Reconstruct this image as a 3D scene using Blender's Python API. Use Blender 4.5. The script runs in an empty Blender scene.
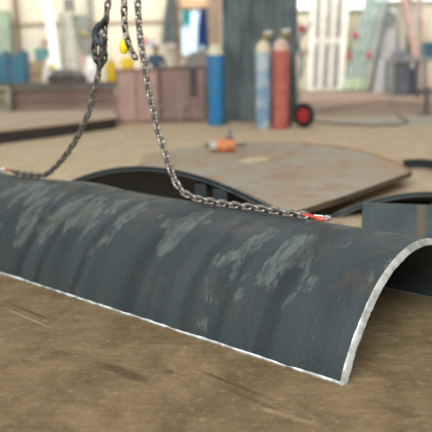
import bpy, bmesh, math, random
import numpy as np
from mathutils import Vector, Matrix, noise
random.seed(4)
S = bpy.context.scene
COL = S.collection
V = Vector
PI = math.pi

# ------------------------------------------------------------------ camera
H, PITCH, ROLL, F = 1.25, math.radians(12.792), math.radians(-1.058), 668.2
fwd = V((0, math.cos(PITCH), -math.sin(PITCH)))
r0 = V((1, 0, 0)); u0 = r0.cross(fwd)
right = r0*math.cos(ROLL) + u0*math.sin(ROLL)
up = -r0*math.sin(ROLL) + u0*math.cos(ROLL)
EYE = V((0, 0, H))
cd = bpy.data.cameras.new('camera'); cam = bpy.data.objects.new('camera', cd); COL.objects.link(cam)
m = Matrix((right, up, -fwd)).transposed().to_4x4(); m.translation = EYE
cam.matrix_world = m
cd.sensor_width = 36; cd.lens = 36*F/432; cd.clip_end = 200
cd.dof.use_dof = True; cd.dof.focus_distance = 3.0; cd.dof.aperture_fstop = 1.6
S.camera = cam
S.view_settings.view_transform = 'Standard'; S.view_settings.look = 'None'
S.view_settings.gamma = 1; S.view_settings.exposure = 0.0; S.view_settings.use_curve_mapping = False

def ray(px, py): return fwd*F + right*(px-216) - up*(py-216)
def G(px, py, z=0.0):            # a point of the ground (or of the level z) seen at a measured direction
    d = ray(px, py); return EYE + d*((z-H)/d.z)
def D(px, py, Y):                # the same for a vertical plane across the hall at distance Y
    d = ray(px, py); return EYE + d*(Y/d.y)

# ------------------------------------------------------------------ materials
def nmat(name):
    m = bpy.data.materials.new(name); m.use_nodes = True
    nt = m.node_tree; b = nt.nodes['Principled BSDF']
    return m, nt, b
def lin(c): return tuple(((x/255)/12.92 if x/255 <= .04045 else ((x/255+.055)/1.055)**2.4) for x in c)
def mixc(nt, fac, a, b):
    n = nt.nodes.new('ShaderNodeMix'); n.data_type = 'RGBA'
    for sock, v in ((n.inputs[0], fac), (n.inputs[6], a), (n.inputs[7], b)):
        if hasattr(v, 'links'): nt.links.new(v, sock)
        elif isinstance(v, (int, float)): sock.default_value = v
        else: sock.default_value = (*v[:3], 1)
    return n.outputs[2]
def noisef(nt, vec, scale, detail=4, rough=.55, dist=0):
    n = nt.nodes.new('ShaderNodeTexNoise'); n.inputs['Scale'].default_value = scale
    n.inputs['Detail'].default_value = detail; n.inputs['Roughness'].default_value = rough
    n.inputs['Distortion'].default_value = dist
    if vec is not None: nt.links.new(vec, n.inputs['Vector'])
    return n.outputs['Fac']
def ramp(nt, v, a, b, lo=0., hi=1.):
    n = nt.nodes.new('ShaderNodeMapRange'); n.interpolation_type = 'SMOOTHSTEP'
    nt.links.new(v, n.inputs[0])
    for i, x in zip((1, 2, 3, 4), (a, b, lo, hi)): n.inputs[i].default_value = x
    return n.outputs[0]
def mth(nt, op, a, b=0.):
    n = nt.nodes.new('ShaderNodeMath'); n.operation = op
    for i, v in enumerate((a, b)):
        if hasattr(v, 'links'): nt.links.new(v, n.inputs[i])
        else: n.inputs[i].default_value = v
    return n.outputs[0]
def mapping(nt, vec, scale=(1, 1, 1), loc=(0, 0, 0), rot=(0, 0, 0)):
    n = nt.nodes.new('ShaderNodeMapping'); nt.links.new(vec, n.inputs[0])
    n.inputs['Scale'].default_value = scale; n.inputs['Location'].default_value = loc; n.inputs['Rotation'].default_value = rot
    return n.outputs[0]
def bump(nt, b, h, strength, dist):
    n = nt.nodes.new('ShaderNodeBump'); n.inputs['Strength'].default_value = strength; n.inputs['Distance'].default_value = dist
    nt.links.new(h, n.inputs['Height']); nt.links.new(n.outputs[0], b.inputs['Normal'])
def coord(nt, kind): return nt.nodes.new('ShaderNodeTexCoord').outputs[kind]

MC = {}
def mat(name, c, c2=None, scale=6., rough=.6, metal=0., lo=.4, hi=.65, bmp=0., stretch=(1, 1, 1)):
    """plain worn paint or metal: two colours of its own mixed by noise; c, c2 are sRGB 0-255 albedo"""
    if name in MC: return MC[name]
    m, nt, b = nmat(name)
    b.inputs['Roughness'].default_value = rough; b.inputs['Metallic'].default_value = metal
    c2 = c2 or tuple(x*.82 for x in c)
    v = mapping(nt, coord(nt, 'Object'), stretch)
    f = ramp(nt, noisef(nt, v, scale, 5), lo, hi)
    nt.links.new(mixc(nt, f, lin(c), lin(c2)), b.inputs['Base Color'])
    if bmp: bump(nt, b, noisef(nt, v, scale*5, 4), .5, bmp)
    MC[name] = m
    return m

# ------------------------------------------------------------------ object helpers
def tag(o, label=None, cat=None, group=None, kind=None):
    if label: o['label'] = label
    if cat: o['category'] = cat
    if group: o['group'] = group
    if kind: o['kind'] = kind
    return o
def root(name, loc, label, cat, group=None):
    o = bpy.data.objects.new(name, None); o.empty_display_size = .1
    o.location = loc; COL.objects.link(o)
    return tag(o, label, cat, group)
def origin_of(p):
    v = V((0, 0, 0))
    while p is not None: v = v + p.location; p = p.parent
    return v
def obj(name, bm, mt, parent=None, smooth=False, base=None):
    """one mesh object; bm is in world coordinates, the object's origin is its parent's (or `base`)"""
    o0 = origin_of(parent) if parent else V(base or (0, 0, 0))
    bmesh.ops.translate(bm, vec=-o0, verts=bm.verts)
    bmesh.ops.recalc_face_normals(bm, faces=bm.faces)
    me = bpy.data.meshes.new(name); bm.to_mesh(me); bm.free()
    for x in (mt if isinstance(mt, (list, tuple)) else [mt]): me.materials.append(x)
    if smooth:
        for p in me.polygons: p.use_smooth = True
        if smooth != 'all':
            me.set_sharp_from_angle(angle=math.radians(40))
    o = bpy.data.objects.new(name, me); COL.objects.link(o)
    if parent: o.parent = parent
    else: o.location = o0
    return o
def B(): return bmesh.new()
def box(bm, x0, x1, y0, y1, z0, z1, bev=0.):
    M = Matrix.Translation(((x0+x1)/2, (y0+y1)/2, (z0+z1)/2)) @ Matrix.Diagonal((abs(x1-x0), abs(y1-y0), abs(z1-z0), 1))
    r = bmesh.ops.create_cube(bm, size=1, matrix=M)
    if bev:
        es = list({e for v in r['verts'] for e in v.link_edges})
        bmesh.ops.bevel(bm, geom=es, offset=bev, segments=2, affect='EDGES', profile=.5)
    return bm
def bar(bm, a, b, w, t=None, upv=(0, 0, 1)):
    """rectangular bar from a to b, w wide across, t thick"""
    a, b = V(a), V(b); t = t or w
    d = (b-a).normalized(); s = d.cross(V(upv))
    if s.length < 1e-4: s = d.cross(V((0, 1, 0)))
    s.normalize(); n = s.cross(d)
    vs = [bm.verts.new(p + s*i*w/2 + n*j*t/2) for p in (a, b) for i, j in ((-1, -1), (1, -1), (1, 1), (-1, 1))]
    bm.faces.new(vs[:4]); bm.faces.new(vs[4:])
    for i in range(4): bm.faces.new((vs[i], vs[(i+1) % 4], vs[4+(i+1) % 4], vs[4+i]))
    return bm
def tube(bm, pts, r, n=10, closed=False):
    pts = [V(p) for p in pts]; N = len(pts); rings = []
    rs = r if isinstance(r, (list, tuple)) else [r]*N
    prev = None
    for i, p in enumerate(pts):
        a = pts[(i-1) % N] if closed or i else p
        b = pts[(i+1) % N] if closed or i < N-1 else p
        d = (b-a).normalized()
        if prev is None:
            s = d.cross(V((0, 0, 1)))
            if s.length < .05: s = d.cross(V((0, 1, 0)))
        else: s = prev - d*prev.dot(d)
        s.normalize(); prev = s; q = d.cross(s)
        rings.append([bm.verts.new(p + (s*math.cos(2*PI*k/n) + q*math.sin(2*PI*k/n))*rs[i]) for k in range(n)])
    for i in range(N if closed else N-1):
        A, C = rings[i], rings[(i+1) % N]
        for k in range(n): bm.faces.new((A[k], A[(k+1) % n], C[(k+1) % n], C[k]))
    if not closed:
        bm.faces.new(rings[0]); bm.faces.new(rings[-1])
    return bm
def lathe(bm, c, prof, n=28, axis='Z'):
    c = V(c); rings = []
    for r, z in prof:
        ring = []
        for k in range(n):
            a = 2*PI*k/n; x, y = max(r, 1e-4)*math.cos(a), max(r, 1e-4)*math.sin(a)
            ring.append(bm.verts.new(c + (V((x, y, z)) if axis == 'Z' else V((z, x, y)) if axis == 'X' else V((x, z, y)))))
        rings.append(ring)
    for A, C in zip(rings, rings[1:]):
        for k in range(n): bm.faces.new((A[k], A[(k+1) % n], C[(k+1) % n], C[k]))
    bm.faces.new(rings[0]); bm.faces.new(rings[-1])
    return bm
def prism(bm, poly, z0, z1):
    a = [bm.verts.new((p[0], p[1], z0)) for p in poly]; b = [bm.verts.new((p[0], p[1], z1)) for p in poly]
    bm.faces.new(a); bm.faces.new(b)
    for i in range(len(a)):
        j = (i+1) % len(a); bm.faces.new((a[i], a[j], b[j], b[i]))
    return bm
def sphere(bm, c, r, sc=(1, 1, 1), seg=16):
    M = Matrix.Translation(c) @ Matrix.Diagonal((*sc, 1))
    bmesh.ops.create_uvsphere(bm, u_segments=seg, v_segments=seg//2+2, radius=r, matrix=M); return bm
def spline(pts, n=8):
    pts = [V(p) for p in pts]; P = [pts[0]*2-pts[1]] + pts + [pts[-1]*2-pts[-2]]; out = []
    for i in range(1, len(P)-2):
        p0, p1, p2, p3 = P[i-1:i+3]
        for k in range(n):
            t = k/n
            out.append(.5*((2*p1) + (p2-p0)*t + (2*p0-5*p1+4*p2-p3)*t*t + (3*p1-p0-3*p2+p3)*t**3))
    out.append(pts[-1]); return out
def resample(pts, step):
    out = [pts[0]]; acc = 0.
    for a, b in zip(pts, pts[1:]):
        L = (b-a).length; pos = step-acc
        while pos <= L: out.append(a.lerp(b, pos/L)); pos += step
        acc = (acc+L) % step if L else acc
    return out
def pb(x0, y0, x1, y1, Y, dep, floor=False, bev=.01):
    """box whose front face spans these directions at distance Y, dep deep; floor: stands on the ground"""
    a, b = D(x0, y1, Y), D(x1, y0, Y)
    return (min(a.x, b.x), max(a.x, b.x), Y, Y+dep, 0. if floor else a.z, b.z, bev)
def mid(t): return V(((t[0]+t[1])/2, (t[2]+t[3])/2, t[4]))

# ------------------------------------------------------------------ floor
def floor_material():
    m, nt, b = nmat('dusty_ground')
    P = coord(nt, 'Object')
    n1 = noisef(nt, P, .55, 6, .6); n2 = noisef(nt, P, 3.2, 7, .62, .6); n3 = noisef(nt, P, 28, 5, .6)
    st = noisef(nt, mapping(nt, P, (1.0, 4.0, 1), rot=(0, 0, .55)), 2.6, 6, .6)
    dim_earth = mixc(nt, ramp(nt, n2, .3, .72), lin((126, 107, 76)), lin((98, 81, 55)))
    dim_earth = mixc(nt, mth(nt, 'MULTIPLY', ramp(nt, st, .55, .75), .5), dim_earth, lin((92, 72, 49)))
    dim_earth = mixc(nt, mth(nt, 'MULTIPLY', ramp(nt, n3, .52, .75), .35), dim_earth, lin((166, 146, 116)))
    lit_dust = mixc(nt, ramp(nt, n2, .35, .7), lin((204, 182, 150)), lin((186, 163, 130)))
    lit_dust = mixc(nt, mth(nt, 'MULTIPLY', ramp(nt, st, .55, .8), .45), lit_dust, lin((146, 116, 88)))
    sx = nt.nodes.new('ShaderNodeSeparateXYZ'); nt.links.new(P, sx.inputs[0])
    y = mth(nt, 'ADD', sx.outputs[1], mth(nt, 'MULTIPLY', n1, 1.6))
    c = mixc(nt, ramp(nt, y, 4.4, 6.6), dim_earth, lit_dust)  # part of the light falloff toward the front is painted into the ground colour
    far = mixc(nt, ramp(nt, n2, .3, .7), lin((160, 134, 116)), lin((142, 124, 110)))
    c = mixc(nt, ramp(nt, y, 15.5, 18.), c, far)
    # pale damp cement slurry dried on the far right of the hall
    w = mapping(nt, P, (1/2.7, 1/1.3, 1), loc=(-4.6/2.7, -14.4/1.3, 0))
    ln = nt.nodes.new('ShaderNodeVectorMath'); ln.operation = 'LENGTH'; nt.links.new(w, ln.inputs[0])
    wf = ramp(nt, mth(nt, 'ADD', ln.outputs['Value'], mth(nt, 'MULTIPLY', n2, .8)), 1.05, 1.45, .75, 0.)
    c = mixc(nt, wf, c, lin((176, 172, 160)))
    # dark oily patches and lines near the front; left groove's shadow painted as colour
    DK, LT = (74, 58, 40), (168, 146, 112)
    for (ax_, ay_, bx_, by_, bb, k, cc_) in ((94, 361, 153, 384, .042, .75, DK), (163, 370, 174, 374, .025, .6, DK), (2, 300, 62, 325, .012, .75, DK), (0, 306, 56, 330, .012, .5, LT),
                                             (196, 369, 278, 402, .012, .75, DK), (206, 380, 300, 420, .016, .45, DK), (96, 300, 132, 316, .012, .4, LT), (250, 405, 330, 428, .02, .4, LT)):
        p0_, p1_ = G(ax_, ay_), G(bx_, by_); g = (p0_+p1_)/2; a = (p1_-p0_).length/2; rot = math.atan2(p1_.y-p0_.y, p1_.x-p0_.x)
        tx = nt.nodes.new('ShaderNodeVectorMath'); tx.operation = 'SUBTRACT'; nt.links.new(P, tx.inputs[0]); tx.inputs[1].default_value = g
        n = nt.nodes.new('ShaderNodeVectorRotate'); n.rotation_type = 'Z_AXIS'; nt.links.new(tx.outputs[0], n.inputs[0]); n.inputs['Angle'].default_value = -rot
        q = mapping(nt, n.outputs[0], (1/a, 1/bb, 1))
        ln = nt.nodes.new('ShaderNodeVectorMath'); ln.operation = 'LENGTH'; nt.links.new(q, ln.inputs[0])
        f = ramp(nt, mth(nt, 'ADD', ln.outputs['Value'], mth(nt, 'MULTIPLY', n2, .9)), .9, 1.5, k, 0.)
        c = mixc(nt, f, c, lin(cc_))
    n4 = noisef(nt, P, 9, 8, .72, .3)
    c = mixc(nt, mth(nt, 'MULTIPLY', ramp(nt, n4, .52, .68), .45), c, lin((80, 64, 42)))
    c = mixc(nt, mth(nt, 'MULTIPLY', ramp(nt, n4, .46, .32), .35), c, lin((152, 133, 102)))
    nt.links.new(c, b.inputs['Base Color'])
    b.inputs['Roughness'].default_value = .85; b.inputs['Specular IOR Level'].default_value = .25
    h = mth(nt, 'ADD', mth(nt, 'MULTIPLY', n2, 1.), mth(nt, 'MULTIPLY', n3, .3))
    h = mth(nt, 'ADD', h, mth(nt, 'MULTIPLY', st, .8))
    bump(nt, b, h, .6, .03)
    return m
bm = B()
box(bm, -22, 22, -6, 34, -.1, 0)
obj('floor', bm, floor_material())['kind'] = 'structure'

# ------------------------------------------------------------------ hall walls
YW = 32.
cream = mat('cream_sheet', (232, 226, 204), (222, 214, 190), 1.2, .7)
def corrugated(bm, x0, x1, y, z0, z1, pitch=.32, dep=.035):
    x = x0; xs = []
    while x < x1:
        xs += [(x, 0), (x+pitch*.62, 0), (x+pitch*.7, -dep), (x+pitch*.92, -dep)]; x += pitch
    a = [bm.verts.new((q, y+d, z0)) for q, d in xs]; b = [bm.verts.new((q, y+d, z1)) for q, d in xs]
    for i in range(len(a)-1): bm.faces.new((a[i], a[i+1], b[i+1], b[i]))
    r = bmesh.ops.extrude_face_region(bm, geom=bm.faces[:])
    bmesh.ops.translate(bm, vec=(0, .1, 0), verts=[v for v in r['geom'] if isinstance(v, bmesh.types.BMVert)])
    return bm
bm = B(); corrugated(bm, -20, 20, YW, 0, 9); obj('wall_back', bm, cream)['kind'] = 'structure'
bm = B(); box(bm, -20.2, -20, -6, 32.2, 0, 9); obj('wall_left', bm, cream)['kind'] = 'structure'
bm = B(); box(bm, 20, 20.2, -6, 32.2, 0, 9); obj('wall_right', bm, cream)['kind'] = 'structure'
tn = [0]
def trim(bm, mt, name='trim'):
    tn[0] += 1
    o = obj('trim_%d' % tn[0], bm, mt); o['kind'] = 'structure'; return o
girt = mat('girt_paint', (205, 190, 165), (190, 174, 150), 2)
steelcol = mat('column_grey', (150, 146, 138), (128, 122, 116), 2)
browncol = mat('column_brown', (150, 128, 108), (128, 108, 94), 2)
for (x0, x1) in ((-60, 178),):
    a = D(x0, 21, YW-.16); b = D(x1, 18, YW-.16)
    bm = B(); box(bm, a.x, b.x, YW-.16, YW-.04, b.z-.16, b.z-.02); trim(bm, girt)
a = D(298, 52, YW-.16); b = D(470, 48, YW-.16)
bm = B(); box(bm, a.x, b.x, YW-.16, YW-.04, a.z, a.z+.16); trim(bm, girt)
def column(px, w, mt, Y=YW-.45):
    x = D(px, 40, Y).x
    bm = B(); box(bm, x-w/2, x+w/2, Y, Y+.02, 0, 8.5); box(bm, x-w/2, x+w/2, Y+.26, Y+.28, 0, 8.5); box(bm, x-.012, x+.012, Y+.02, Y+.26, 0, 8.5)
    trim(bm, mt)
column(17.5, .17, browncol); column(91, .2, steelcol); column(176.5, .38, browncol); column(215, .5, browncol); column(342, .3, girt)
column(408, .2, steelcol)
# windows: frames with bright panes (daylight outside)
def daylight(name, c, s):
    m, nt, b = nmat(name); b.inputs['Base Color'].default_value = (*lin(c), 1); b.inputs['Roughness'].default_value = .25
    b.inputs['Emission Color'].default_value = (*lin(c), 1); b.inputs['Emission Strength'].default_value = s
    return m
day_w = daylight('daylight_pane', (240, 246, 248), .75); day_b = daylight('pale_blue_daylight_pane', (196, 222, 236), .62)
wfr = mat('window_frame_paint', (196, 186, 166))
wn = [0]
def window(x0, y0, x1, y1, pane, nv):
    wn[0] += 1
    a, b = D(x0, y1, YW-.12), D(x1, y0, YW-.12)
    bm = B()
    for x in (a.x, b.x): box(bm, x-.06, x+.06, YW-.14, YW-.02, a.z-.06, b.z+.06)
    for z in (a.z, b.z): box(bm, a.x+.06, b.x-.06, YW-.14, YW-.02, z-.06, z+.06)
    for k in range(1, nv):
        x = a.x+(b.x-a.x)*k/nv; box(bm, x-.025, x+.025, YW-.13, YW-.02, a.z+.06, b.z-.06)
    f = obj('window_%d' % wn[0], bm, wfr); f['kind'] = 'structure'
    bm = B(); box(bm, a.x, b.x, YW-.09, YW-.07, a.z, b.z); obj('pane', bm, pane, f)
window(181, 9, 206, 56, day_b, 3)
window(296, -40, 312, 11, day_w, 2)
window(345, -40, 367, 11, day_w, 2)
window(372, -40, 440, 3, day_w, 4)
a, b = D(177, 8, YW-.3), D(222, 0, YW-.3)
bm = B(); box(bm, a.x, b.x, YW-.3, YW-.16, a.z, b.z+.1); trim(bm, mat('orange_header', (212, 176, 136), (196, 160, 124), 3))

# ------------------------------------------------------------------ the large curved plate
k = H/1.45
AX = V((-0.76188953, 0.64770698, 0)); PE = V((0.64770698, 0.76188953, 0)); UP = V((0, 0, 1))
C0 = V((1.01725*k, 3.35422352*k, -0.19670357*k)); R = 0.734096*k; c0 = -0.196704*k; TW = -.0224*k
TH0 = math.asin(-c0/R); LEN = 4.5; THK = .029
def rad(s, th):
    top = max(0., math.sin(th))
    d = .024*math.exp(-((s-2.45)/.33)**2)*top**2
    d -= .006*math.exp(-((s-2.15)/.06)**2) + .005*math.exp(-((s-2.62)/.05)**2) + .004*math.exp(-((s-1.2)/.08)**2)
    d -= .012*math.exp(-((s-3.3)/.4)**2)*top**2
    # the bottom of the plate is a little flatter at the near end
    d += .010*math.exp(-((th-TH0-.42)/.25)**2)*math.exp(-s/.7)*-1
    return R+d
def shell_pt(s, th, off=0.):
    r = rad(s, th)+off
    return C0 + AX*(s+TW*(th-TH0)) - PE*(r*math.cos(th)) + UP*(r*math.sin(th))
def surface_uv(px, py):
    """where on the plate (length, girth) a measured mark sits"""
    best = None
    for i in range(0, 181):
        for j in range(0, 70):
            s, th = i*.02, TH0+j*.028
            q = shell_pt(s, th)-EYE; dz = q.dot(fwd)
            e = (216+F*q.dot(right)/dz-px)**2 + (216-F*q.dot(up)/dz-py)**2
            if best is None or e < best[0]: best = (e, s, (th-TH0)*R)
    return best[1:]
def plate_material():
    m, nt, b = nmat('mill_scale_steel')
    uv = coord(nt, 'UV')
    fine = noisef(nt, uv, 60, 4, .6)
    patch = noisef(nt, mapping(nt, uv, (7.5, 3.1, 1), rot=(0, 0, .2)), 1.0, 9, .66, .25)
    zone = noisef(nt, mapping(nt, uv, (1.5, 1.1, 1), loc=(3.1, 1.7, 0)), 1.0, 3, .5)
    tone = noisef(nt, mapping(nt, uv, (5., .55, 1), loc=(1, 5, 0)), 1.0, 5, .55)
    base = mixc(nt, ramp(nt, tone, .3, .7), lin((43, 50, 52)), lin((56, 63, 65)))
    base = mixc(nt, mth(nt, 'MULTIPLY', ramp(nt, fine, .35, .8), .3), base, lin((74, 80, 78)))
    sx = nt.nodes.new('ShaderNodeSeparateXYZ'); nt.links.new(uv, sx.inputs[0])
    worn = ramp(nt, zone, .46, .64, 0., .6)
    for (px, py, ru, rv, k_) in ((243, 258, .13, .15, .9), (288, 254, .13, .22, 1.), (262, 236, .2, .12, .8), (222, 292, .12, .1, .55), (190, 225, .16, .12, .8), (172, 248, .1, .1, .7), (92, 208, .28, .2, .95),
                                 (60, 200, .25, .18, .9), (30, 190, .35, .16, .9), (125, 205, .15, .2, .7), (380, 270, .1, .1, .5), (330, 240, .12, .08, .5), (20, 225, .3, .15, .6), (140, 190, .2, .06, .9)):
        u_, v_ = surface_uv(px, py)
        q = mapping(nt, uv, (1/ru, 1/rv, 1), loc=(-u_/ru, -v_/rv, 0))
        ln = nt.nodes.new('ShaderNodeVectorMath'); ln.operation = 'LENGTH'; nt.links.new(q, ln.inputs[0])
        worn = mth(nt, 'MAXIMUM', worn, ramp(nt, ln.outputs['Value'], .6, 1.5, k_, 0.))
    mk = ramp(nt, mth(nt, 'ADD', patch, mth(nt, 'MULTIPLY', mth(nt, 'SUBTRACT', worn, .80), .22)), .47, .52)
    brk = noisef(nt, mapping(nt, uv, (26, 9, 1), loc=(5, 3, 0)), 1.0, 6, .65, .3)
    mk = mth(nt, 'MULTIPLY', mk, ramp(nt, brk, .36, .56, .2, 1.))
    mk = mth(nt, 'MULTIPLY', mk, ramp(nt, sx.outputs[1], 0.25, .6, .5, .8))
    base = mixc(nt, mk, base, lin((98, 104, 98)))
    rz = noisef(nt, mapping(nt, uv, (7., 4., 1), loc=(9, 2, 0)), 1.0, 7, .7, .4)
    rz2 = noisef(nt, mapping(nt, uv, (1.3, 2.0, 1), loc=(4, 8.3, 0)), 1.0, 2, .5)
    rk = mth(nt, 'MULTIPLY', mth(nt, 'MULTIPLY', ramp(nt, rz, .48, .66), ramp(nt, rz2, .46, .62)), ramp(nt, sx.outputs[1], .75, 1.0, .6, 0.))
    base = mixc(nt, rk, base, lin((84, 72, 54)))
    # dark roller bands around the plate
    wv = noisef(nt, mapping(nt, uv, (3.2, .12, 1), loc=(7.3, 0, 0)), 1.0, 2, .5)
    base = mixc(nt, mth(nt, 'MULTIPLY', ramp(nt, wv, .56, .68), .55), base, lin((34, 39, 41)))
    ub = mth(nt, 'ADD', sx.outputs[0], mth(nt, 'MULTIPLY', noisef(nt, mapping(nt, uv, (2, 3, 1)), 1., 4), .12))
    for u0, wd, k_ in ((2.28, .035, .6), (2.10, .03, .5), (1.76, .035, .6), (.93, .04, .45), (.72, .025, .35), (3.0, .05, .4)):
        f = ramp(nt, mth(nt, 'ABSOLUTE', mth(nt, 'SUBTRACT', ub, u0)), wd*.3, wd*1.4, k_, 0.)
        base = mixc(nt, f, base, lin((34, 39, 41)))
    scr = noisef(nt, mapping(nt, uv, (70, 3, 1), rot=(0, 0, .25)), 1.0, 2, .5)
    base = mixc(nt, mth(nt, 'MULTIPLY', ramp(nt, scr, .73, .78), .2), base, lin((140, 142, 138)))
    nt.links.new(base, b.inputs['Base Color'])
    nt.links.new(ramp(nt, patch, .4, .65, .42, .62), b.inputs['Roughness'])
    b.inputs['Specular IOR Level'].default_value = .3
    bump(nt, b, mth(nt, 'ADD', mth(nt, 'MULTIPLY', tone, .8), mth(nt, 'MULTIPLY', fine, .15)), .35, .012)
    return m
mill = plate_material()
def bright_edge_material(name, c1, c2, c3):
    m, nt, b = nmat(name)
    P = coord(nt, 'Object')
    f = noisef(nt, mapping(nt, P, (7, 7, 7)), 2.2, 6, .65)
    f2 = noisef(nt, mapping(nt, P, (3, 3, 3), loc=(2, 2, 2)), 1.4, 4, .6)
    c = mixc(nt, ramp(nt, f, .42, .62), lin(c1), lin(c2))
    c = mixc(nt, mth(nt, 'MULTIPLY', ramp(nt, f2, .56, .64), .6), c, lin(c3))
    nt.links.new(c, b.inputs['Base Color'])
    b.inputs['Roughness'].default_value = .38; b.inputs['Metallic'].default_value = .25
    bump(nt, b, f, .3, .004)
    return m
bright = bright_edge_material('ground_bright_steel', (226, 232, 232), (170, 170, 162), (120, 108, 92))
cutend = bright_edge_material('flame_cut_bright_steel', (190, 190, 182), (150, 147, 138), (118, 106, 90))

def grid_surface(bm, ns, nt_, fn, uvfn=None):
    uvl = bm.loops.layers.uv.verify()
    g = [[bm.verts.new(fn(i/ns, j/nt_)) for j in range(nt_+1)] for i in range(ns+1)]
    for i in range(ns):
        for j in range(nt_):
            f = bm.faces.new((g[i][j], g[i+1][j], g[i+1][j+1], g[i][j+1]))
            if uvfn:
                for l, (a, c) in zip(f.loops, ((i, j), (i+1, j), (i+1, j+1), (i, j+1))): l[uvl].uv = uvfn(a/ns, c/nt_)
    return g
root1 = root('curved_steel_plate', shell_pt(LEN/2, TH0) * 1.0, 'long dark grey half-round steel plate with bright cut edges across the foreground', 'steel plate')
root1.location = V((C0.x+AX.x*LEN/2, C0.y+AX.y*LEN/2, 0))
ENDB = .015                                     # the near end is cut at a slant: the inner face reaches further
BEV = .014                                      # weld bevel along the near bottom edge
def th_of(v): return TH0 + BEV/R + (PI-2*TH0-2*BEV/R)*v
bm = B()
uvf = lambda a, c: (a*LEN, (th_of(c)-TH0)*R)
go = grid_surface(bm, 230, 110, lambda a, c: shell_pt(.004+a*(LEN-.008), th_of(c)), uvf)
gi = grid_surface(bm, 230, 110, lambda a, c: shell_pt(-ENDB+.004+a*(LEN-.008+ENDB), th_of(c), -THK), uvf)
bm.faces.ensure_lookup_table()
for i, f in enumerate(bm.faces): f.material_index = 0 if i < 230*110 else 1
obj('plate_body', bm, [mill, mat('inner_mill_scale', (58, 68, 72), (50, 58, 62), 4, .6)], root1, smooth='all')
# bright end faces (near and far)
for nm, s in (('cut_end_face', 0.), ('cut_end_face', LEN)):
    bm = B(); n = 140; rows = []
    for i in range(n+1):
        th = TH0 + (PI-2*TH0)*i/n
        wob = .0022*noise.noise(V((th*9, s, 0)))+.0015*noise.noise(V((th*31, s, 4)))
        sg = 1 if s == 0 else -1
        rows.append([bm.verts.new(p) for p in (shell_pt(s+sg*(.006+wob), th, .0012), shell_pt(s-(.002 if s == 0 else 0), th, -.003+wob), shell_pt(s-(ENDB-.002+2*wob if s == 0 else 0), th, -THK+.003), shell_pt(s-(ENDB-.006 if s == 0 else 0)+(0 if s == 0 else -.005), th, -THK-.0012))])
    for a, c in zip(rows, rows[1:]):
        for j in range(3): bm.faces.new((a[j], a[j+1], c[j+1], c[j]))
    obj(nm, bm, cutend, root1, smooth=True)['label'] = 'bright ground end edge'
# bottom edges with the weld bevel: outer lip, bevel, sole
for side in (0, 1):
    bm = B(); n = 200; rows = []
    for i in range(n+1):
        s = .004+(LEN-.008)*i/n
        w = .0045*noise.noise(V((s*5.1, side*7, 0)))+.003*noise.noise(V((s*17, side*7, 3)))+.0015*noise.noise(V((s*60, 3, 1)))
        def q(t, off): return shell_pt(s, (TH0+t/R) if side == 0 else (PI-TH0-t/R), off)
        rows.append([bm.verts.new(p) for p in (q(BEV+.001+w, .0012), q(.008, .0035), q(.0, -.004), q(.0, -THK+.002), q(BEV, -THK-.001))])
    for a, c in zip(rows, rows[1:]):
        for j in range(4): bm.faces.new((a[j], a[j+1], c[j+1], c[j]))
    obj('bottom_edge', bm, bright, root1, smooth=True)['label'] = 'bright bevelled bottom edge'

# ------------------------------------------------------------------ other curved plates behind
darkplate = mat('dark_mill_scale', (38, 45, 46), (48, 54, 54), 4, .5, 0, .4, .65, .004)
def hood(name, label, pts, dep, pe, tline, bulge=1., thk=.028):
    """a domed plate whose arched rim faces the camera; pts = [(t, z)] measured rim, tline(t) = point on the ground"""
    t = np.array([p[0] for p in pts]); z = np.array([p[1] for p in pts])
    q = np.polyfit(t, z, 2); rts = sorted(np.roots(q).real)
    ta, tb = rts; zm = np.polyval(q, (ta+tb)/2)
    def zr(x): return max(0., float(np.polyval(q, x)))
    def surf(u, v, off):
        x = ta+(tb-ta)*u; zz = zr(x)
        g = (zz/zm)**.5
        cx = (ta+tb)/2; sc = 1-off/((tb-ta)/2)
        vv = v*(1-off*.9)
        p = tline(cx+(x-cx)*sc) + pe*(dep*g*v*(1-off/dep))
        return p + UP*(max(zz-off*1.15, 0)*(1-.75*v-.25*v*v))
    bm = B()
    A = grid_surface(bm, 60, 16, lambda u, v: surf(u, v, 0.)); I = grid_surface(bm, 60, 16, lambda u, v: surf(u, v, thk))
    for i in range(60):
        bm.faces.new((A[i][0], A[i+1][0], I[i+1][0], I[i][0]))
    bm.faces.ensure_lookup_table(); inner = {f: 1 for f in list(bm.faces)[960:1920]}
    c = tline((ta+tb)/2)
    rt = root(name, c, label, 'steel plate')
    nb = 60*16
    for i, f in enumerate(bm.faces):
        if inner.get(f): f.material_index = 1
    obj('plate_body', bm, [darkplate, mat('dome_inside_shade', (30, 37, 39), (36, 43, 44), 4, .7)], rt, smooth=True)  # inside coloured darker than the outside to stand in for shade
    # painted highlight line along the outer corner and the inner corner of the rim
    for off, r in ((0., .0035), (thk, .003)):
        bm = B(); tube(bm, [surf(u/60, 0, off) - pe*.002 for u in range(1, 60)], r, 6)
        obj('rim_edge', bm, mat('rim_highlight', (112, 118, 114), (74, 80, 78), 5, .5), rt, smooth=True)['label'] = 'painted highlight along the rim edge'
    return rt, ta, tb
K2 = C0.dot(PE) + .6097 + .30
def onplane(px, py):
    d = ray(px, py); return EYE + d*((K2-EYE.dot(PE))/d.dot(PE))
meas = [(75.5, 178.7), (88.5, 173.7), (107, 169.4), (125.5, 167.4), (150, 166.7), (175, 170.2), (200, 176), (215, 180), (228, 184.5), (255, 199), (276, 210.5)]
pp = [(onplane(x, y).dot(AX), onplane(x, y).z) for x, y in meas]
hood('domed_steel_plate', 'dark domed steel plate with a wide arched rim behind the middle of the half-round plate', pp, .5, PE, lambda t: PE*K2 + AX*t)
Y3 = 5.35
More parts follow.
